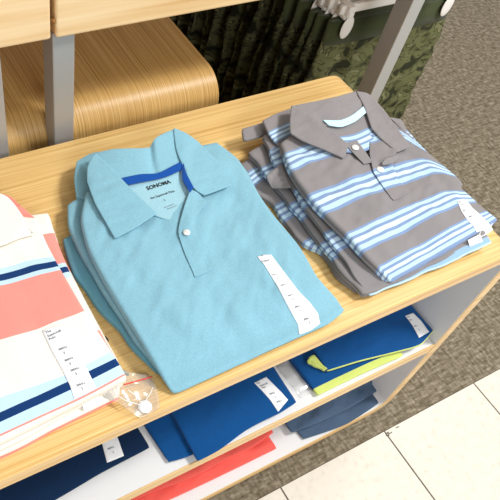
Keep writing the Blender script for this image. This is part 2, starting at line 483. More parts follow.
# upper tables on steel legs
def upper(x0, x1, legs, label, seed):
    o = empty('raised_table', ((x0 + x1) / 2, 1.0, 0), label, 'table')
    box('tabletop', (x0, x1, .748, 1.30, .832, .93), [M['board'], M['gap']], o, .004)
    for lx in legs:
        for (ya, yb) in ((.760, .800), (1.24, 1.28)):
            bm_ = bmesh.new(); box_bm(bm_, lx, lx + .034, ya, yb, 0, .832, .002)
            tag(link('leg', from_bm(bm_), M['steel'], o, False), 'square brushed steel leg')
    return o
ul = upper(-.75, .2935, (.190, -.70), 'raised pale oak table with its right end beside the narrow gap', 0)
ur = upper(.3005, 1.30, (.300, 1.028), 'raised pale oak table on square steel legs, right of the narrow gap', 1)
bm_ = bmesh.new(); bmesh.ops.create_uvsphere(bm_, u_segments=12, v_segments=8, radius=.004)
for v in bm_.verts: v.co += Vector((.2985, .752, .858))
tag(link('bumper', from_bm(bm_), M['gap'], ur), 'small brown round bumper on the board end')

# ------------------------------------------------------------------ camouflage shorts on a rail
def shorts_mesh(seed, w=.43, h=.47):
    rnd = random.Random(seed); vs, fs, mi, uvs = [], [], [], []
    NU, NV = 72, 44
    for j in range(NV + 1):
        v = j / NV; z = -v * h
        hw = w / 2 * (.86 + .10 * min(1, v * 3) + .05 * v); d = .007 + .007 * min(1, v * 2.5)
        for i in range(NU):
            a = 2 * PI * i / NU; ca, sa = math.cos(a), math.sin(a)
            x = hw * (abs(ca) ** .75) * (1 if ca >= 0 else -1); y = d * (abs(sa) ** .6) * (1 if sa >= 0 else -1)
            # split of the legs
            sp = max(0, v - .55) * .12 / (.06 + abs(x)) * .1
            y *= max(.12, 1 - sp * 8)
            k = min(1, max(0, (v - .09) * 6))
            f = noise.noise(Vector((x * 22 + seed * 3.1, v * 1.3, seed))) * .012 + noise.noise(Vector((x * 60 + seed, v * 2.5, seed * 2.))) * .005
            f += .008 * k * math.exp(-v * 2.5) * noise.noise(Vector((x * 75, v * 3, seed + 9.)))  + .006 * k * (1 - v) * math.sin(x * 120 + noise.noise(Vector((x * 9, v * 3, seed))) * 4)
            f += .008 * noise.noise(Vector((x * 14 - v * 14, v * 9, seed + 5.)))
            vs.append((x + .006 * noise.noise(Vector((v * 5, seed, 1.))) , y + f * k + .0015 * noise.noise(Vector((x * 30, v * 9, seed))), z))
            uvs.append((i / NU, v))
    for j in range(NV):
        for i in range(NU):
            fs.append((j * NU + i, j * NU + (i + 1) % NU, (j + 1) * NU + (i + 1) % NU, (j + 1) * NU + i)); mi.append(0)
    fs.append(tuple(range(NU))); mi.append(0); fs.append(tuple(NV * NU + i for i in range(NU))); mi.append(0)
    me = mesh(vs, fs, uvs, mi); b_ = bmesh.new(); b_.from_mesh(me); bmesh.ops.recalc_face_normals(b_, faces=b_.faces); b_.to_mesh(me); b_.free()
    return me
def band_mesh(w=.43, h=.052):
    vs, fs = [], []; NU = 60
    for z, ex in ((.004, 0.), (.006, .0025), (-h, .0035), (-h - .002, 0.)):
        for i in range(NU):
            a = 2 * PI * i / NU; ca, sa = math.cos(a), math.sin(a); hw = w / 2 * .875 + ex; d = .0095 + ex
            vs.append((hw * (abs(ca) ** .75) * (1 if ca >= 0 else -1), d * (abs(sa) ** .6) * (1 if sa >= 0 else -1), z))
    for j in range(3):
        for i in range(NU): fs.append((j * NU + i, j * NU + (i + 1) % NU, (j + 1) * NU + (i + 1) % NU, (j + 1) * NU + i))
    fs.append(tuple(range(NU))); fs.append(tuple(3 * NU + i for i in range(NU)))
    me = mesh(vs, fs); b_ = bmesh.new(); b_.from_mesh(me); bmesh.ops.recalc_face_normals(b_, faces=b_.faces); b_.to_mesh(me); b_.free()
    return me
SM = [shorts_mesh(s_ * 2.37 + 1.3) for s_ in range(9)]; BM = band_mesh()
def make_shorts(k, x, y, z, rz, label, group):
    r_ = empty('camouflage_shorts', (x, y, z), label, 'shorts', group); r_.rotation_euler = (0, 0, rz)
    for nm, me, mt in (('shorts_body', SM[0 if k == 0 else 1 + (k - 1) % 8], M['camo'] if k == 0 else M['camo_dark_shaded']), ('waistband', BM, M['olive'])):
        if not me.materials:
            me.materials.append(mt)
            for p in me.polygons: p.use_smooth = True
        o = bpy.data.objects.new(nm, me); COL.objects.link(o); o.parent = r_
        if nm == 'waistband': o['label'] = 'plain dark olive waistband'
    return r_
def clip_bm():
    b_ = bmesh.new()
    for s_ in (-1, 1):       # two jaws, paddle shaped
        rr = bmesh.ops.create_uvsphere(b_, u_segments=16, v_segments=8, radius=1)
        for v in rr['verts']: v.co = Vector((v.co.x * .0165, s_ * .0185 + v.co.y * .0022, -.014 + v.co.z * .027))
        box_bm(b_, -.007, .007, s_ * .017 - .002, s_ * .017 + .002, -.014, .022, .001)
    box_bm(b_, -.009, .009, -.0165, .0165, .008, .032, .002)
    box_bm(b_, -.012, .012, -.0135, .0135, .002, .009, .001)
    return from_bm(b_)
CLIP = clip_bm()
def make_hanger(x, y, z, rz, label, group):
    r_ = empty('clip_hanger', (x, y, z), label, 'hanger', group); r_.rotation_euler = (0, 0, rz)
    global BAR, HOOK
    for nm, me, mt, lc in (('hanger_bar', BAR, M['hanger'], (0, 0, 0)), ('hook', HOOK, M['steel'], (0, 0, 0)), ('clip', CLIP, M['hanger'], (-.152, 0, 0)), ('clip', CLIP, M['hanger'], (.152, 0, 0))):
        if not me.materials:
            me.materials.append(mt)
            for p in me.polygons: p.use_smooth = True
        o = bpy.data.objects.new(nm, me); COL.objects.link(o); o.parent = r_; o.location = lc
    return r_
b_ = bmesh.new(); box_bm(b_, -.172, .172, -.005, .005, .010, .030, .002); BAR = from_bm(b_)
hk = [Vector((0, 0, .028)), Vector((0, 0, .085)), Vector((0, 0, .110)), Vector((.018, 0, .122)), Vector((.022, 0, .138)), Vector((.008, 0, .151)), Vector((-.012, 0, .146)), Vector((-.018, 0, .132))]
HOOK = join_geo([tube(hk, .0016, 8, 40)])
SX = 1.168
ys = [.90, .929, .957, .986] + [1.022 + .042 * k + .006 * math.sin(k * 2.4) for k in range(15)]
for k, y in enumerate(ys):
    zz = .647 if k == 0 else .646 - .003 * (k % 3)
    dx = 0 if k == 0 else -.006 * k if k < 4 else (-.02 + .05 * noise.noise(Vector((k * 1.7, 0, 0))))
    rz = 0 if k == 0 else .06 * noise.noise(Vector((k * 2.3, 5, 0)))
    fl_ = 'camouflage shorts at the front of the hanging row, waistband and front fully in view' if k == 0 else 'camouflage shorts hanging in the dark row behind the front pair, seen by their side fold'
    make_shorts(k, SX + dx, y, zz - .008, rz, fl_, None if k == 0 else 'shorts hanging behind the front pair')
    lb = 'white clip hanger holding the front pair of camouflage shorts' if k == 0 else 'white clip hanger in the cluster behind the front pair of shorts'
    make_hanger(SX + dx, y, zz, rz, lb, None if k == 0 else 'hangers behind the front one')
rk = empty('garment_rack', (SX, 1.95, 0), 'steel rack whose long arm carries the hanging camouflage shorts', 'rack')
link('arm', join_geo([tube([(SX + .002, .84, .785), (SX + .002, 1.95, .785)], .008, 12, 2)]), M['steel'], rk)
box('post', (SX - .02, SX + .02, 1.93, 1.97, .012, .80), M['steel'], rk)
box('base', (SX - .25, SX + .25, 1.80, 2.10, 0, .012), M['steel'], rk)

# ------------------------------------------------------------------ folded shirts
def shirt(label, loc, group=None, name='folded_polo_shirt'):
    return empty(name, loc, label, 'shirt', group)
def Q(pts, base=TT):
    """list of (px,py,h)"""
    return [P(a, b, h, base) for a, b, h in pts]
def add_button(px, py, b, parent, r=.0052, mat='button'):
    c = hit(b, px, py); bm_ = bmesh.new()
    r1 = bmesh.ops.create_cone(bm_, cap_ends=True, segments=24, radius1=r, radius2=r * .92, depth=.0018)
    bmesh.ops.bevel(bm_, geom=list(bm_.edges), offset=.0003, segments=2, affect='EDGES')
    for v in bm_.verts: v.co += c + Vector((0, 0, .0014))
    o = link('button', from_bm(bm_), M[mat], parent)
    bm_ = bmesh.new()
    for dx in (-1, 1):
        for dy in (-1, 1): box_bm(bm_, dx * .0011 - .0005, dx * .0011 + .0005, dy * .0011 - .0005, dy * .0011 + .0005, 0, .0003)
    for v in bm_.verts: v.co += c + Vector((0, 0, .0023))
    th = link('thread', from_bm(bm_), M['thread'], parent)
    th.parent = o; th.matrix_parent_inverse = Matrix.Identity(4); th.matrix_basis = Matrix.Identity(4)
    return o
def sticker(T, B, L, R, b, parent, name='size_sticker', n=(6, 40), off=.0008, t=.0005):
    """strip lying on the cloth below it: edge curves in picture points, met with the cloth surface"""
    lastp = [None]
    def f_(pts):
        out = []
        for x, y in pts:
            h_ = b.ray_cast(CAM, ray(x, y).normalized())[0]
            if h_ is None:
                r_ = ray(x, y); z_ = lastp[0].z if lastp[0] else .69
                h_ = CAM + r_ * ((z_ - CAMZ) / r_.z)
            else: lastp[0] = h_
            out.append(h_ + Vector((0, 0, off)))
        return out
    def dense(pts, k=12):
        out = []
        for (a, c) in zip(pts, pts[1:]): out += [(a[0] + (c[0] - a[0]) * i / k, a[1] + (c[1] - a[1]) * i / k) for i in range(k)]
        return out + [pts[-1]]
    return sheet(name, f_(dense(T, 4)), f_(dense(B, 4)), f_(dense(L)), f_(dense(R)), t, M['label'], parent, n=n, r=.0001, K=2, snap=b)
def seam(pts, b, parent, mat, name='seam', r=.0006, off=.0002, k=10):
    out = []
    for (a, c) in zip(pts, pts[1:]): out += [hit(b, a[0] + (c[0] - a[0]) * i / k, a[1] + (c[1] - a[1]) * i / k) + Vector((0, 0, off)) for i in range(k)]
    out.append(hit(b, *pts[-1]))
    return link(name, join_geo([tube(out, r, 6, len(out) * 2)]), mat, parent)

from mathutils.interpolate import poly_3d_calc
def take_uv(o, src):
    b = bvh(src); me = src.data; ul = me.uv_layers[0].data; vu = []
    for v in o.data.vertices:
        h = b.ray_cast(Vector((v.co.x, v.co.y, 2)), Vector((0, 0, -1)))
        p_, _, ix, _ = h if h[0] is not None else b.find_nearest(v.co)
        po = me.polygons[ix]; w_ = poly_3d_calc([me.vertices[i].co for i in po.vertices], p_)
        uu = sum(ul[l].uv[0] * w for l, w in zip(po.loop_indices, w_)); vv = sum(ul[l].uv[1] * w for l, w in zip(po.loop_indices, w_))
        vu.append((uu, vv))
    for lp in o.data.loops: o.data.uv_layers[0].data[lp.index].uv = vu[lp.vertex_index]
# ---- aqua stack
H1, H2, H3 = .013, .027, .043
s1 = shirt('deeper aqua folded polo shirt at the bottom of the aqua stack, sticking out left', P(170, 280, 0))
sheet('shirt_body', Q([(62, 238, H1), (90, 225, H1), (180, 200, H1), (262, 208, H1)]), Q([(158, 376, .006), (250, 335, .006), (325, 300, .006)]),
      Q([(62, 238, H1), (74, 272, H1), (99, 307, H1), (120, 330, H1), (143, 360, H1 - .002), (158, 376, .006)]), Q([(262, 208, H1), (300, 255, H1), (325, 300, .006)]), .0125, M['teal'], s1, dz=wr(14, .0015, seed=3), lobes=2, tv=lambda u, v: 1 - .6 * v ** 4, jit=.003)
s2 = shirt('aqua folded polo shirt in the middle of its stack, collar peeking out left', P(165, 270, H1))
body2 = sheet('shirt_body', Q([(66, 204, H2), (110, 176, H2), (180, 150, H2), (232, 152, H2)]), Q([(168, 384, .009), (258, 345, .009), (333, 309, .009)]),
      Q([(66, 204, H2), (69, 228, H2), (90, 268, H2), (124, 322, H2), (150, 360, H2 - .007), (168, 384, .009)]), Q([(232, 152, H2), (247, 170, H2), (268, 205, H2), (307, 256, H2), (333, 309, .009)]), .0125, M['aqua'], s2, dz=wr(14, .0015, seed=5), lobes=2, tv=lambda u, v: 1 - .5 * v ** 4, jit=.002)
sheet('collar', Q([(76, 160, H2 + .006), (94, 152, H2 + .008), (120, 150, H2 + .008)]), Q([(76, 197, H2 + .003), (94, 202, H2 + .003), (125, 200, H2 + .003)]), Q([(76, 160, H2 + .006), (74, 178, H2 + .006), (76, 197, H2 + .003)]), Q([(120, 150, H2 + .008), (125, 200, H2 + .003)]), .005, M['aqua'], s2, n=(16, 16))
s3 = shirt('aqua folded polo shirt with open collar and white button, on top of its stack', P(180, 260, H2))
def uvz(u, v): return (u, v)
wA, wB = wr(8, .0065, 1.9, 2.2, 1.), wr(20, .0022, .8, 2.5, 9.)
def dz3(u, v, x, y): return wA(u, v, x, y) + wB(u, v, x, y)
body3 = sheet('shirt_body', Q([(84, 192, H3), (120, 172, H3), (180, 150, H3), (217, 141, H3)]),
      Q([(173, 393, .008), (184, 389, .008), (241, 363, .009), (298, 337, .009), (329, 323, .009), (346, 310, .010)]),
      Q([(84, 192, H3), (80, 218, H3), (88, 248, H3), (106, 283, H3), (140, 338, H3 - .005), (162, 375, H3 - .018), (173, 393, .008)]),
      Q([(217, 141, H3), (238, 158, H3), (250, 178, H3), (275, 218, H3), (300, 252, H3), (324, 283, H3 - .005), (340, 301, H3 - .020), (346, 310, .010)]),
      .0145, M['aqua'], s3, n=(90, 110), dz=dz3, lobes=1, r=.0045, tv=lambda u, v: 1 - .6 * v ** 5)
b3 = bvh(body3)
HC = H3 + .004
# inside back of the neck, with the printed neck label
nk = sheet('neck_panel', Q([(120, 178, HC + .004), (140, 176, HC + .004), (160, 172, HC + .004), (188, 160, HC + .004)]), Q([(150, 214, HC - .002), (169, 219, HC - .002), (188, 212, HC - .002)]),
      Q([(120, 178, HC + .004), (136, 196, HC), (150, 214, HC - .002)]), Q([(188, 160, HC + .004), (191, 186, HC), (188, 212, HC - .002)]), .002, M['aqua_pocket'], s3, n=(24, 24))
# collar: back fall
HB = HC + .010
sheet('collar_back', Q([(95, 153, HB), (112, 149, HB + .006), (132, 148, HB + .008), (146, 147, HB + .006), (158, 136, HB + .008), (174, 129, HB + .006)]),
      Q([(122, 181, HC + .005), (140, 180, HC + .005), (157, 176, HC + .005), (170, 171, HC + .005), (184, 163, HC + .005)]),
      Q([(95, 153, HB), (108, 166, HB), (122, 181, HC + .005)]), Q([(174, 129, HB + .006), (177, 146, HB), (184, 163, HC + .005)]), .0025, M['aqua'], s3, n=(40, 20),
      dz=lambda u, v, x, y: -.007 * math.exp(-((u - .62 + .12 * v) / .045) ** 2) * (1 - v * .6))
tp = Q([(121, 178, HC + .008), (140, 174, HC + .008), (157, 173, HC + .008), (170, 167, HC + .008), (184, 160, HC + .008)])
tb = Q([(127, 184, HC + .007), (141, 181, HC + .007), (157, 178, HC + .007), (170, 174, HC + .007), (185, 167, HC + .007)])
tag(sheet('neck_tape', tp, tb, [tp[0], tb[0]], [tp[-1], tb[-1]], .0015, M['tape'], s3, n=(30, 4)), 'royal blue tape along the inside of the neck')
tp = Q([(183, 160, HC + .009), (186, 172, HC + .010), (194, 187, HC + .009)]); tb = Q([(181, 168, HC + .008), (183, 180, HC + .008), (190, 192, HC + .008)])
tag(sheet('neck_tape', tp, tb, [tp[0], tb[0]], [tp[-1], tb[-1]], .0015, M['tape'], s3, n=(16, 4)), 'royal blue tape end beside the right collar leaf')
HL = HC + .006
cl = sheet('collar_leaf', Q([(95, 152, HB + .004), (112, 168, HB + .002), (129, 186, HL + .004), (143, 200, HL + .002), (157, 213, HL)]), Q([(86, 181, HL), (95, 203, HL), (105, 221, HL - .002), (115, 238, HL - .004)]),
      Q([(95, 152, HB + .004), (88, 165, HB), (86, 181, HL)]), Q([(157, 213, HL), (136, 227, HL - .002), (115, 238, HL - .004)]), .003, M['aqua'], s3, n=(30, 24), dz=wr(30, .0012, seed=2))
cr = sheet('collar_leaf', Q([(174, 128, HB + .008), (186, 133, HB + .006), (199, 142, HL + .004), (210, 153, HL + .002), (219, 162, HL), (231, 185, HL - .003)]),
      Q([(193, 188, HL), (204, 196, HL - .002), (213, 192, HL - .003), (222, 189, HL - .003), (231, 185, HL - .003)][:4] + [P(204, 196, HL - .002)][:0] + []) if False else Q([(184, 170, HL + .002), (193, 187, HL), (204, 195, HL - .003)]),
      Q([(174, 128, HB + .008), (176, 148, HB + .002), (184, 170, HL + .002)]), Q([(231, 185, HL - .003), (218, 190, HL - .003), (204, 195, HL - .003)]), .003, M['aqua'], s3, n=(30, 30), dz=wr(26, .0012, seed=4))
# placket
pk = sheet('placket', Q([(191, 190, HC + .003), (199, 193, HC + .003), (207, 202, HC + .002)]), Q([(196, 276, HC - .003), (204, 273, HC - .003), (213, 268, HC - .004)]),
      Q([(191, 190, HC + .003), (184, 210, HC + .002), (179, 232, HC), (186, 253, HC - .002), (196, 276, HC - .003)]), Q([(207, 202, HC + .002), (197, 216, HC), (195, 228, HC - .002), (202, 248, HC - .003), (213, 268, HC - .004)]), .001, M['aqua'], s3, n=(14, 50), r=.0005, snap=b3, dz=lambda u, v, x, y: .0055 * (1 - v) ** 2 + .0012 * (1 - u) * (1 - v))
bpk = bvh(pk, body3)
add_button(186.5, 233, bpk, s3); 
bn = bvh(nk)
d_ = P(167, 183, HC) - P(147, 189, HC)
for s_, px, py, sz, bo, mt in (('SONOMA', 147.5, 190.5, .0090, .00025, 'print'), ('the Supersoft Polo', 151, 199.5, .0052, .00005, 'print'), ('S', 164.5, 201.5, .0052, 0, 'print')):
    text('neck_print', s_, hit(bn, px, py), d_, sz, M[mt], s3, bn, bo)
for px, py, w_ in ((164, 208, .016), (167, 209.5, .012)):
    o1 = hit(bn, px, py); xd = d_.normalized()
    q_ = [hit(bn, px + 1.6 * i_, py - .62 * i_) + Vector((0, 0, .0006)) for i_ in range(7)]
    link('neck_print', join_geo([tube(q_, .00035, 5, 14)]), M['greyprint'], s3)
b3b = bvh(body3)
st = sticker([(257, 257), (264, 255), (271, 255)], [(299, 335), (310, 331), (320, 324)], [(257, 257), (264, 265), (278, 288), (289, 309), (298, 325), (299, 335)], [(271, 255), (283, 271), (299, 292), (310, 303), (318, 314), (320, 324)], b3b, s3)
bs = bvh(st)
dS = P(268, 262, H3) - P(260, 264.5, H3)
def sizes(st_, bs_, pts, d, parent, head=None, sz=.0048):
    if head:
        for k_, (s_, px, py) in enumerate(head): text('sticker_print', s_, hit(bs_, px, py), d, sz * .72, M['greyprint'], parent, bs_, .0001)
    for px, py in pts:
        text('sticker_print', 'SMALL', hit(bs_, px, py), d, sz * .62, M['greyprint'], parent, bs_, .0001)
        text('sticker_print', 'S', hit(bs_, px + 5, py + 3.4), d, sz * .75, M['greyprint'], parent, bs_, .0001)
sizes(st, bs, [(272, 276), (281, 286.5), (288, 297), (295, 308.5), (304, 321)], dS, s3, [('The', 259, 259.5), ('Supersoft', 262, 262.3), ('Polo', 264, 265)])
add_button(204, 305, BVHTree.FromPolygons([Vector((0, 0, 0)), Vector((0, 1, 0)), Vector((1, 0, 0))], [(0, 1, 2)]), s3) if False else None

# ---- grey striped stack
G1, G2, G3, G4 = .013, .026, .040, .060
guv = lambda u, v: (u, v - .10 * u * (1 - v) * 2.2)
g1 = shirt('folded grey striped polo shirt at the bottom of the grey stack, farthest left', P(340, 200, 0))
sheet('shirt_body', Q([(240, 163, G1), (262, 150, G1), (330, 125, G1), (395, 125, G1)]), Q([(356, 292, G1), (420, 262, G1 - .002), (470, 238, G1)]),
      Q([(240, 163, G1), (253, 188, G1), (271, 204, G1), (301, 240, G1), (321, 250, G1), (340, 276, G1), (356, 292, G1)]), Q([(395, 125, G1), (430, 180, G1), (470, 238, G1)]), .012, M['greystripe_b'], g1, uv=lambda u, v: (u, v + .06), lobes=2, dz=wr(20, .002, seed=1), jit=.006)
g2 = shirt('folded grey striped polo shirt second from the bottom of the grey stack', P(345, 195, G1))
sheet('shirt_body', Q([(249, 150, G2), (270, 138, G2), (330, 115, G2), (398, 118, G2)]), Q([(363, 295, G2 - .008), (400, 281, G2 - .008), (484, 236, G2 - .008)]),
      Q([(249, 150, G2), (262, 168, G2), (283, 196, G2), (305, 222, G2), (328, 252, G2), (348, 279, G2 - .003), (363, 295, G2 - .008)]), Q([(398, 118, G2), (430, 165, G2), (484, 236, G2 - .008)]), .012, M['greystripe_b'], g2, lobes=2, dz=wr(20, .003, seed=6), jit=.006)
sheet('collar', Q([(241, 128, G2 + .010), (262, 122, G2 + .012), (285, 112, G2 + .012)]), Q([(244, 140, G2 + .006), (268, 134, G2 + .007), (288, 128, G2 + .006)]), Q([(241, 128, G2 + .010), (244, 140, G2 + .006)]), Q([(285, 112, G2 + .012), (288, 128, G2 + .006)]), .006, M['grey'], g2, n=(16, 10))
g3 = shirt('folded grey striped polo shirt just under the top one of the grey stack', P(350, 190, G2))
sheet('shirt_body', Q([(262, 134, G3), (290, 122, G3), (330, 108, G3), (400, 118, G3)]), Q([(370, 295, .014), (398, 285, .013), (440, 266, .013), (492, 242, .016)]),
      Q([(262, 134, G3), (272, 158, G3), (292, 188, G3), (315, 220, G3), (338, 250, G3 - .004), (356, 277, G3 - .012), (370, 295, .014)]), Q([(400, 118, G3), (430, 160, G3), (470, 212, G3), (492, 242, .016)]), .010, M['greyhem'], g3, tv=lambda u, v: 1 - .6 * v ** 4, uv=lambda u, v: (u, v + .02), lobes=2, dz=wr(20, .003, seed=7), jit=.006)
st = sheet('size_sticker', Q([(468, 240, .030), (480, 234, .030)]), Q([(471, 249, .012), (484, 244, .012)]), Q([(468, 240, .030), (471, 249, .012)]), Q([(480, 234, .030), (484, 244, .012)]), .001, M['label'], g3, n=(4, 6), r=.0003)
sv1, sv2 = Q([(266, 176, G3 - .002), (281, 163, G3 + .002)]), Q([(272, 188, G2 + .002), (291, 187, G3)])
sheet('sleeve', sv1, sv2, [sv1[0], sv2[0]], [sv1[1], sv2[1]], .003, M['grey'], g3, n=(14, 14), r=.001, dz=wr(50, .003, seed=3))
gc = Q([(262, 120, G3 + .014), (276, 113, G3 + .016), (291, 108, G3 + .016)])
gd = Q([(281, 148, G3 + .004), (290, 143, G3 + .004), (299, 138, G3 + .004)])
tag(sheet('collar', gc, gd, [gc[0]] + Q([(270, 135, G3 + .010)]) + [gd[0]], [gc[-1]] + Q([(293, 124, G3 + .008)]) + [gd[-1]], .005, stripes('grey collar with sky stripes', '#848081', [(0, '#848081')] + GB(.42, .40, 0)), g3, n=(16, 24)), 'grey collar edge crossed by sky blue stripes')
g4 = shirt('grey folded polo shirt with sky blue stripes and open collar, topmost of its stack', P(380, 190, G3))
wC, wD = wr(10, .0065, 2.4, 2.2, 14.), wr(24, .0026, .4, 2., 19.)
gb = sheet('shirt_body', Q([(280, 142, G4), (300, 128, G4), (340, 108, G4), (372, 99, G4), (391, 116, G4)]),
      Q([(392, 281, .026), (412, 271, .026), (436, 258, .026), (470, 240, .026), (497, 224, .028)]),
      Q([(280, 142, G4), (290, 168, G4), (306, 192, G4), (324, 212, G4), (346, 233, G4 - .002), (368, 257, G4 - .010), (382, 271, G4 - .022), (392, 281, .026)]),
      Q([(391, 116, G4), (413, 136, G4), (436, 158, G4), (461, 180, G4), (462, 187, G4 - .003), (478, 202, G4 - .010), (499, 219, .034)]),
      .016, M['greystripe'], g4, n=(90, 120), uv=guv, dz=lambda u, v, x, y: wC(u, v, x, y) + wD(u, v, x, y), lobes=2, r=.004)
bg = bvh(gb); GC = G4 + .004
# neck inside
np_ = sheet('neck_panel', Q([(318, 124, GC + .004), (345, 118, GC + .004), (366, 108, GC + .004)]), Q([(344, 152, GC), (362, 152, GC), (382, 143, GC)]), Q([(318, 124, GC + .004), (332, 138, GC + .002), (344, 152, GC)]), Q([(366, 108, GC + .004), (374, 124, GC + .002), (382, 143, GC)]), .002,
      stripes('grey neck lining with sky stripes', '#848081', [(0, '#848081'), (.48, '#7b91b6'), (.53, '#b2cfe3'), (.62, '#7b91b6'), (.68, '#c3dbeb'), (.77, '#7b91b6'), (.83, '#b2cfe3'), (.95, '#7b91b6')]), g4, n=(20, 24))
tc1 = Q([(291, 106, GC + .014), (310, 102, GC + .016), (334, 97, GC + .017), (356, 91, GC + .016)]); tc2 = Q([(322, 126, GC + .006), (338, 125, GC + .006), (352, 119, GC + .006), (365, 109, GC + .006)])
sheet('collar_back', tc1, tc2, [tc1[0]] + Q([(306, 114, GC + .012)]) + [tc2[0]], [tc1[-1]] + Q([(361, 100, GC + .012)]) + [tc2[-1]], .0025, M['grey'], g4, n=(30, 20), dz=wr(30, .002, seed=3))
a_, b_2 = Q([(323, 120, GC + .010), (340, 120, GC + .009), (352, 115, GC + .009), (364, 106, GC + .009)]), Q([(329, 125, GC + .008), (341, 126, GC + .008), (354, 121, GC + .008), (366, 112, GC + .008)])
tag(sheet('neck_tape', a_, b_2, [a_[0], b_2[0]], [a_[-1], b_2[-1]], .0015, M['skytape'], g4, n=(20, 4)), 'pale sky blue tape along the inside of the neck')
GL = GC + .006
sheet('collar_leaf', Q([(292, 105, GC + .016), (308, 114, GC + .014), (323, 124, GC + .012), (337, 134, GC + .009), (349, 144, GL)]), Q([(290, 133, GL + .002), (304, 141, GL), (324, 149, GL - .001), (344, 158, GL - .003)]),
      Q([(292, 105, GC + .016), (290, 118, GC + .010), (290, 133, GL + .002)]), Q([(349, 144, GL), (347, 151, GL - .002), (344, 158, GL - .003)]), .003, M['grey'], g4, n=(30, 20), dz=wr(30, .0016, seed=8))
sheet('collar_leaf', Q([(357, 91, GC + .018), (369, 94, GC + .014), (381, 106, GL + .004), (397, 127, GL), (411, 146, GL - .003)]), Q([(371, 128, GL + .001), (382, 139, GL), (397, 152, GL - .003)]),
      Q([(357, 91, GC + .018), (365, 108, GC + .010), (371, 128, GL + .001)]), Q([(411, 146, GL - .003), (404, 149, GL - .003), (397, 152, GL - .003)]), .003, M['grey'], g4, n=(30, 20), dz=wr(30, .0016, seed=11))
gp = sheet('placket', Q([(371, 132, GC + .004), (382, 138, GC + .004), (397, 150, GC + .003)]), Q([(394, 199, GC - .003), (403, 195, GC - .003), (411, 190, GC - .003)]),
      Q([(371, 132, GC + .004), (371, 150, GC + .005), (375, 169, GC + .004), (394, 199, GC - .003)]), Q([(397, 150, GC + .003), (394, 163, GC + .001), (399, 176, GC - .001), (411, 190, GC - .003)]), .001,
      M['greystripe'], g4, n=(14, 50), r=.0005, snap=bg, dz=lambda u, v, x, y: .006 * (1 - v) ** 2 + .002 * (1 - u) * (1 - v))
gp2 = sheet('placket', Q([(344, 143, GC + .003), (357, 140, GC + .003)]), Q([(364, 164, GC), (373, 162, GC)]), Q([(344, 143, GC + .003), (364, 164, GC)]), Q([(357, 140, GC + .003), (373, 162, GC)]), .0012, M['grey'], g4, n=(10, 20), r=.0006)
take_uv(gp, gb)
sheet('collar_leaf_stand', Q([(382, 163, GC + .006), (387, 158, GC + .006), (398, 155, GC + .004)]), Q([(384, 165, GC + .003), (392, 163, GC + .003), (399, 158, GC + .002)]), Q([(382, 163, GC + .006), (384, 165, GC + .003)]), Q([(398, 155, GC + .004), (399, 158, GC + .002)]), .002, M['grey'], g4, n=(12, 4), r=.0006).name = 'collar_tab'
allg = bvh(*[o for o in COL.objects if o.parent is g4 and o.type == 'MESH'])
add_button(355, 148, allg, g4, .0062); add_button(380, 170, allg, g4, .0062)
st = sticker([(457, 201), (462, 199), (466, 200)], [(479, 238), (486, 235), (493, 230)], [(457, 201), (461, 211), (467, 220), (473, 226), (479, 238)], [(466, 200), (472, 208), (480, 215), (489, 224), (493, 230)], bg, g4, n=(6, 26))
bs = bvh(st); dG = P(468, 203, G4) - P(461, 206, G4)
sizes(st, bs, [(463, 212), (469, 218)], dG, g4, [('The', 459, 203.5), ('Polo', 460.5, 206.5)])

# ---- cream striped stack (runs out of the frame on the left)
C1, C2, C3 = .016, .034, .050
c1 = shirt('cream folded polo shirt lowest in the left stack, coral rim along its front', P(30, 330, 0))
rim = lambda v: v
x0 = -190
sheet('shirt_body', Q([(x0, 300, C1), (-60, 245, C1), (20, 228, C1), (52, 224, C1)]), Q([(x0, 530, C1 - .004), (0, 455, C1 - .004), (55, 427, C1 - .004), (121, 395, C1 - .004)]),
      Q([(x0, 300, C1), (x0, 530, C1 - .004)]), Q([(52, 224, C1), (62, 252, C1), (83, 294, C1), (106, 337, C1), (121, 366, C1), (121, 395, C1 - .004)]), .0155, stripes('cream jersey with a coral hem', CR, [(0, CR), (.10, PK), (.30, CR), (1.018, PK)]), c1, n=(60, 60), lobes=2)
c2 = shirt('cream and coral folded polo shirt in the middle of the stack at the left', P(30, 325, C1))
sheet('shirt_body', Q([(x0, 290, C2), (-60, 240, C2), (20, 216, C2), (48, 211, C2)]), Q([(x0, 523, C2 - .012), (0, 449, C2 - .012), (55, 420, C2 - .012), (125, 381, C2 - .012)]),
      Q([(x0, 290, C2), (x0, 523, C2 - .012)]), Q([(48, 211, C2), (57, 240, C2), (72, 275, C2), (85, 300, C2), (106, 340, C2 - .002), (120, 364, C2 - .006), (125, 381, C2 - .012)]), .0165, M['rugby_b'], c2, n=(60, 60), lobes=2)
tag(sheet('collar', Q([(-20, 190, C2 + .004), (8, 195, C2 + .006), (20, 204, C2 + .006)]), Q([(-10, 230, C2 + .002), (20, 226, C2 + .003), (36, 219, C2 + .002)]), Q([(-20, 190, C2 + .004), (-10, 230, C2 + .002)]), Q([(20, 204, C2 + .006), (36, 219, C2 + .002)]), .003, M['coralpink'], c2, n=(16, 12), r=.001), 'coral pink collar')
tg = Q([(105, 335, C2 - .006), (108, 338, C2 - .006)]); th_ = Q([(106, 338, C2 - .006), (109, 341, C2 - .006)])
tag(sheet('side_tab', tg, th_, [tg[0], th_[0]], [tg[1], th_[1]], .003, M['blacktag'], c2, n=(3, 3), r=.0003), 'tiny black tab on the side seam')
c3 = shirt('cream folded polo shirt with wide coral band and navy stripes, topmost at the left', P(30, 320, C2))
ruv = lambda u, v: (u, v - .02 * math.sin(u * 9) * (1 if v < .9 else .3))
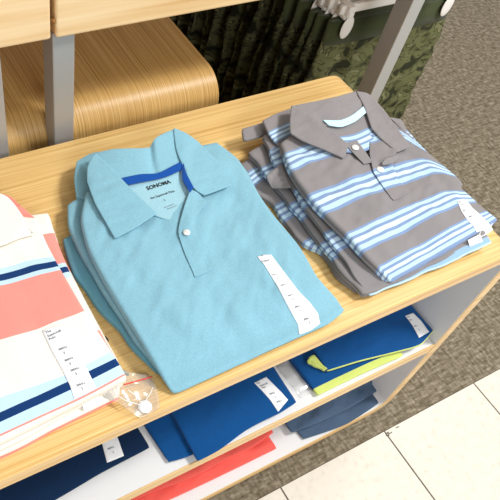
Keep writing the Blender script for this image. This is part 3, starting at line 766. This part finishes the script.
cb = sheet('shirt_body', Q([(x0, 285, C3), (-60, 238, C3), (8, 216, C3), (36, 216, C3)]), Q([(x0, 517, .034), (-60, 471, .034), (0, 442, .034), (60, 412, .034), (128, 377, .034)]),
      Q([(x0, 285, C3), (x0, 517, .034)]), Q([(36, 216, C3), (46, 240, C3), (61, 268, C3), (86, 311, C3), (108, 345, C3 - .004), (120, 363, C3 - .009), (128, 377, .034)]), .0155, M['rugby'], c3, n=(90, 100), uv=ruv, dz=wr(10, .003, 2., 2., 4.), r=.004)
bc = bvh(cb); CL_ = C3 + .008
sheet('collar_leaf', Q([(-120, 205, CL_ + .006), (-40, 192, CL_ + .008), (0, 193, CL_ + .006), (14, 203, CL_ + .004), (34, 231, CL_)]), Q([(-60, 262, CL_), (-30, 254, CL_), (0, 244, CL_ - .001), (18, 237, CL_ - .001), (34, 232, CL_ - .001)][:4] + [P(30, 234, CL_)][:0]) if False else Q([(-120, 285, CL_), (-40, 256, CL_), (0, 245, CL_), (20, 237, CL_), (35, 233, CL_ - .002)]),
      Q([(-120, 205, CL_ + .006), (-120, 285, CL_)]), Q([(34, 231, CL_), (35, 233, CL_ - .002)]), .004, M['cream'], c3, n=(50, 20), r=.002)
st = sticker([(42, 331), (54, 327), (65, 325)], [(74, 399), (85, 394), (96, 388)], [(42, 331), (52, 352), (62, 370), (70, 386), (74, 399)], [(65, 325), (74, 345), (83, 362), (90, 375), (96, 388)], bc, c3)
bs = bvh(st); dC = P(60, 331, C3) - P(46, 336, C3)
sizes(st, bs, [(59, 351), (65, 362), (71, 372), (77, 387)], dC, c3, [('The', 46, 334), ('Supersoft', 48, 337.4), ('Polo', 49.5, 340.6)], sz=.0062)
bc2 = bvh(*[o for o in COL.objects if o.parent in (c1, c2) and o.type == 'MESH'])
st = sheet('size_sticker', Q([(80, 399, C2 - .008), (99, 390, C2 - .008)]), Q([(84, 410, C1 - .001), (98, 402, C1 - .001)]), Q([(80, 399, C2 - .008), (84, 410, C1 - .001)]), Q([(99, 390, C2 - .008), (98, 402, C1 - .001)]), .0012, M['label'], c2, n=(6, 6), r=.0003)
bs = bvh(st); text('sticker_print', 'SMALL', hit(bs, 85, 401), dC, .005, M['print'], c2, bs, .0001)

# ---- clear plastic bag corner with red strip and round seal
pb = empty('plastic_bag', P(135, 390, 0), 'crumpled clear plastic bag corner with a white round seal beside the striped stack', 'bag')
sheet('bag_film', Q([(100, 376, .030), (112, 368, .030), (130, 372, .014), (152, 376, .006)]), Q([(104, 398, .012), (120, 404, .010), (140, 418, .003), (160, 408, .003)]), Q([(100, 376, .030), (104, 398, .012)]), Q([(152, 376, .006), (158, 392, .004), (160, 408, .003)]), .0012, M['film'], pb, n=(40, 30),
      dz=lambda u, v, x, y: .0012 * abs(noise.noise(Vector((x * 50, y * 50, 1)))) + .003 * abs(noise.noise(Vector((x * 20, y * 20, 4)))))
bb = bvh([o for o in COL.objects if o.parent is pb][0])
seam([(124, 385), (138, 381), (152, 377)], bb, pb, M['red'], 'red_strip', .0009, .0008)
for pts in ([(118, 396), (128, 402), (140, 405)], [(145, 402), (150, 394), (153, 387)], [(142, 404), (136, 396), (128, 390)], [(119, 395), (117, 388), (122, 380)]):
    seam(pts, bb, pb, M['hanger'], 'crease_highlight', .0005, .0006)  # white ridges standing in for highlights along the film's creases
c_ = hit(bb, 145, 407)
bm_ = bmesh.new(); bmesh.ops.create_cone(bm_, cap_ends=True, segments=28, radius1=.0085, radius2=.0082, depth=.0012)
for v in bm_.verts: v.co += c_ + Vector((0, 0, .001))
link('round_seal', from_bm(bm_), M['label'], pb)

# ------------------------------------------------------------------ folded clothes on the shelves
SB, BB = .3572, .0865
def pile(nm, label, front, h, base, dy, t, mat, left=None, right=None, lob=2, n=(40, 40), seed=1., amp=.002, dx=(0, 0)):
    """front edge given in picture points at top height h; the piece runs dy deeper into the shelf"""
    F = [P(a, b, h * .62, base) for a, b, *c in front]
    Bk = [f_ + Vector((dx[0] + (dx[1] - dx[0]) * i / (len(F) - 1), dy, h * .38 + .002)) for i, f_ in enumerate(F)]
    o = shirt(label, (F[0] + F[-1]) / 2 + Vector((0, dy / 2, -h)), name=nm)
    Lp = [Bk[0]] + ([P(a, b, h, base) for a, b in left] if left else []) + [F[0]]
    Rp = [Bk[-1]] + ([P(a, b, h, base) for a, b in right] if right else []) + [F[-1]]
    sheet('shirt_body', Bk, F, Lp, Rp, t, mat, o, n=n, lobes=lob, dz=lambda u, v, x, y: wr(14, amp, seed=seed)(u, v, x, y) + wr(34, amp * .45, .5, 2., seed + 3)(u, v, x, y), tv=lambda u, v: 1 - .72 * v ** 4, r=.0025)
    return o
# navy, left
pile('folded_shirt', 'navy folded shirt at the bottom of the navy pile on the middle shelf', [(-60, 548), (40, 500), (100, 469), (128, 454)], .012, SB, .24, .0118, M['navy'], seed=2)
nv = pile('folded_shirt', 'navy folded shirt on top of the navy pile with a white size sticker', [(-60, 556), (0, 526), (54, 500), (102, 472), (150, 447)], .030, SB, .25, .017, M['navy'], seed=3, dx=(0, -.02))
bn_ = bvh([o for o in COL.objects if o.parent is nv][0])
st = sticker([(100, 436), (115, 430)], [(107, 463), (124, 456)], [(100, 436), (107, 463)], [(115, 430), (124, 456)], bn_, nv, n=(6, 20))
bs = bvh(st); dN = P(120, 445, .03, SB) - P(108, 450, .03, SB)
sizes(st, bs, [(108, 450)], dN, nv, sz=.006)
# royal blue
pile('folded_shirt', 'royal blue folded shirt underneath, its left side sticking out beyond the stickered one', [(169, 462), (191, 455), (215, 440), (262, 414), (290, 395)], .013, SB, .22, .0125, M['royal'], seed=4, dx=(-.02, 0))
rb_ = pile('folded_shirt', 'royal blue folded shirt with a white size sticker, on the middle shelf in the centre', [(198, 461), (220, 449), (246, 430), (266, 419), (281, 412), (297, 402)], .030, SB, .24, .016, M['royal'], seed=5, dx=(.0, -.0))
bn_ = bvh([o for o in COL.objects if o.parent is rb_][0])
st = sticker([(254, 383), (266, 377)], [(278, 412), (288, 400)], [(254, 383), (262, 391), (270, 400), (278, 412)], [(266, 377), (274, 385), (282, 393), (288, 400)], bn_, rb_, n=(8, 20))
bs = bvh(st); dR = P(265, 383, .03, SB) - P(257, 386, .03, SB)
sizes(st, bs, [(270, 395), (277, 403)], dR, rb_, [('The', 257, 384.5), ('Supersoft', 260, 386.8), ('Polo', 262, 389)], sz=.0058)
# royal with lime
l1 = pile('folded_shirt', 'royal blue folded shirt with lime hem, lower one at the right shelf end', [(318, 395), (344, 382), (374, 368), (404, 355)], .018, SB, .20, .0175, stripes('royal jersey with a lime hem', '#084a86', [(0, '#084a86'), (.945, '#ccd876')]), seed=6, dx=(-.01, 0))
l2 = pile('folded_shirt', 'royal blue folded shirt with lime cuff and white sticker at the right shelf end', [(328, 371), (360, 361), (392, 353), (420, 345), (434, 331)], .038, SB, .20, .018, stripes('royal jersey with lime underside', '#084a86', [(0, '#084a86'), (1.0, '#ccd876')]), seed=7, dx=(.0, -.01))
tag(sheet('lime_cuff', Q([(307, 358, .030), (314, 353, .031)], SB), Q([(309, 364, .024), (328, 370, .024)], SB), Q([(307, 358, .030), (309, 364, .024)], SB), Q([(314, 353, .031), (328, 370, .024)], SB), .008, M['lime'], l2, n=(10, 6)), 'lime green cuff sticking out to the left')
bn_ = bvh([o for o in COL.objects if o.parent is l2][0])
st = sticker([(405, 316), (413, 313)], [(419, 338), (429, 332)], [(405, 316), (412, 325), (419, 338)], [(413, 313), (421, 321), (429, 332)], bn_, l2, n=(8, 20))
bs = bvh(st); sizes(st, bs, [(414, 327)], P(416, 319, .04, SB) - P(408, 322, .04, SB), l2, [('The', 407.5, 318), ('Polo', 409.5, 321)], sz=.005)
fb = empty('plastic_bag', P(300, 380, 0, SB), 'flat clear plastic bag on the white middle shelf between two royal blue piles', 'bag')
sheet('bag_film', Q([(276, 366, .004), (302, 352, .004)], SB), Q([(301, 398, .003), (318, 389, .003)], SB), Q([(276, 366, .004), (301, 398, .003)], SB), Q([(302, 352, .004), (318, 389, .003)], SB), .001, M['film'], fb, n=(24, 30), r=.0004,
      dz=lambda u, v, x, y: .0035 * abs(noise.noise(Vector((x * 30, y * 45, 2)))))
# bottom shelf: coral and slate
pile('folded_shirt', 'coral folded garment at the bottom of the coral pile on the lowest shelf', [(120, 520), (175, 497), (236, 468), (277, 448)], .016, BB, .20, .0155, M['coral'], seed=8, amp=.008, n=(60, 40))
pile('folded_shirt', 'coral folded garment on top of the coral pile on the lowest shelf', [(118, 507), (153, 492), (188, 479), (225, 460), (252, 447), (274, 432)], .038, BB, .20, .018, M['coral'], seed=9, amp=.011, n=(60, 40))
pile('folded_shirt', 'slate blue folded garment at the bottom of the slate pile on the lowest shelf', [(304, 439), (344, 425), (366, 412), (383, 400)], .014, BB, .20, .0135, M['slate'], seed=10, amp=.006, dx=(-.02, 0))
pile('folded_shirt', 'slate blue crumpled garment on top of the slate pile on the lowest shelf', [(292, 432), (316, 424), (352, 406), (388, 384)], .036, BB, .20, .018, M['slate'], seed=11, amp=.013, n=(60, 40), dx=(-.0, 0))

# scuff marks on the tile by the joint
def mark(pts): 
    return tube([P(a, b, .0012, 0) for a, b in pts], .0012, 5, 16)
sc = join_geo([mark([(386, 436), (388, 432), (389, 436)]), mark([(389, 434), (392, 432)]), mark([(396, 428), (399, 426.5)])])
tag(link('floor', sc, M['scuff']), kind='structure')
for o in list(bpy.data.objects):
    if '_b' in o: del o['_b']
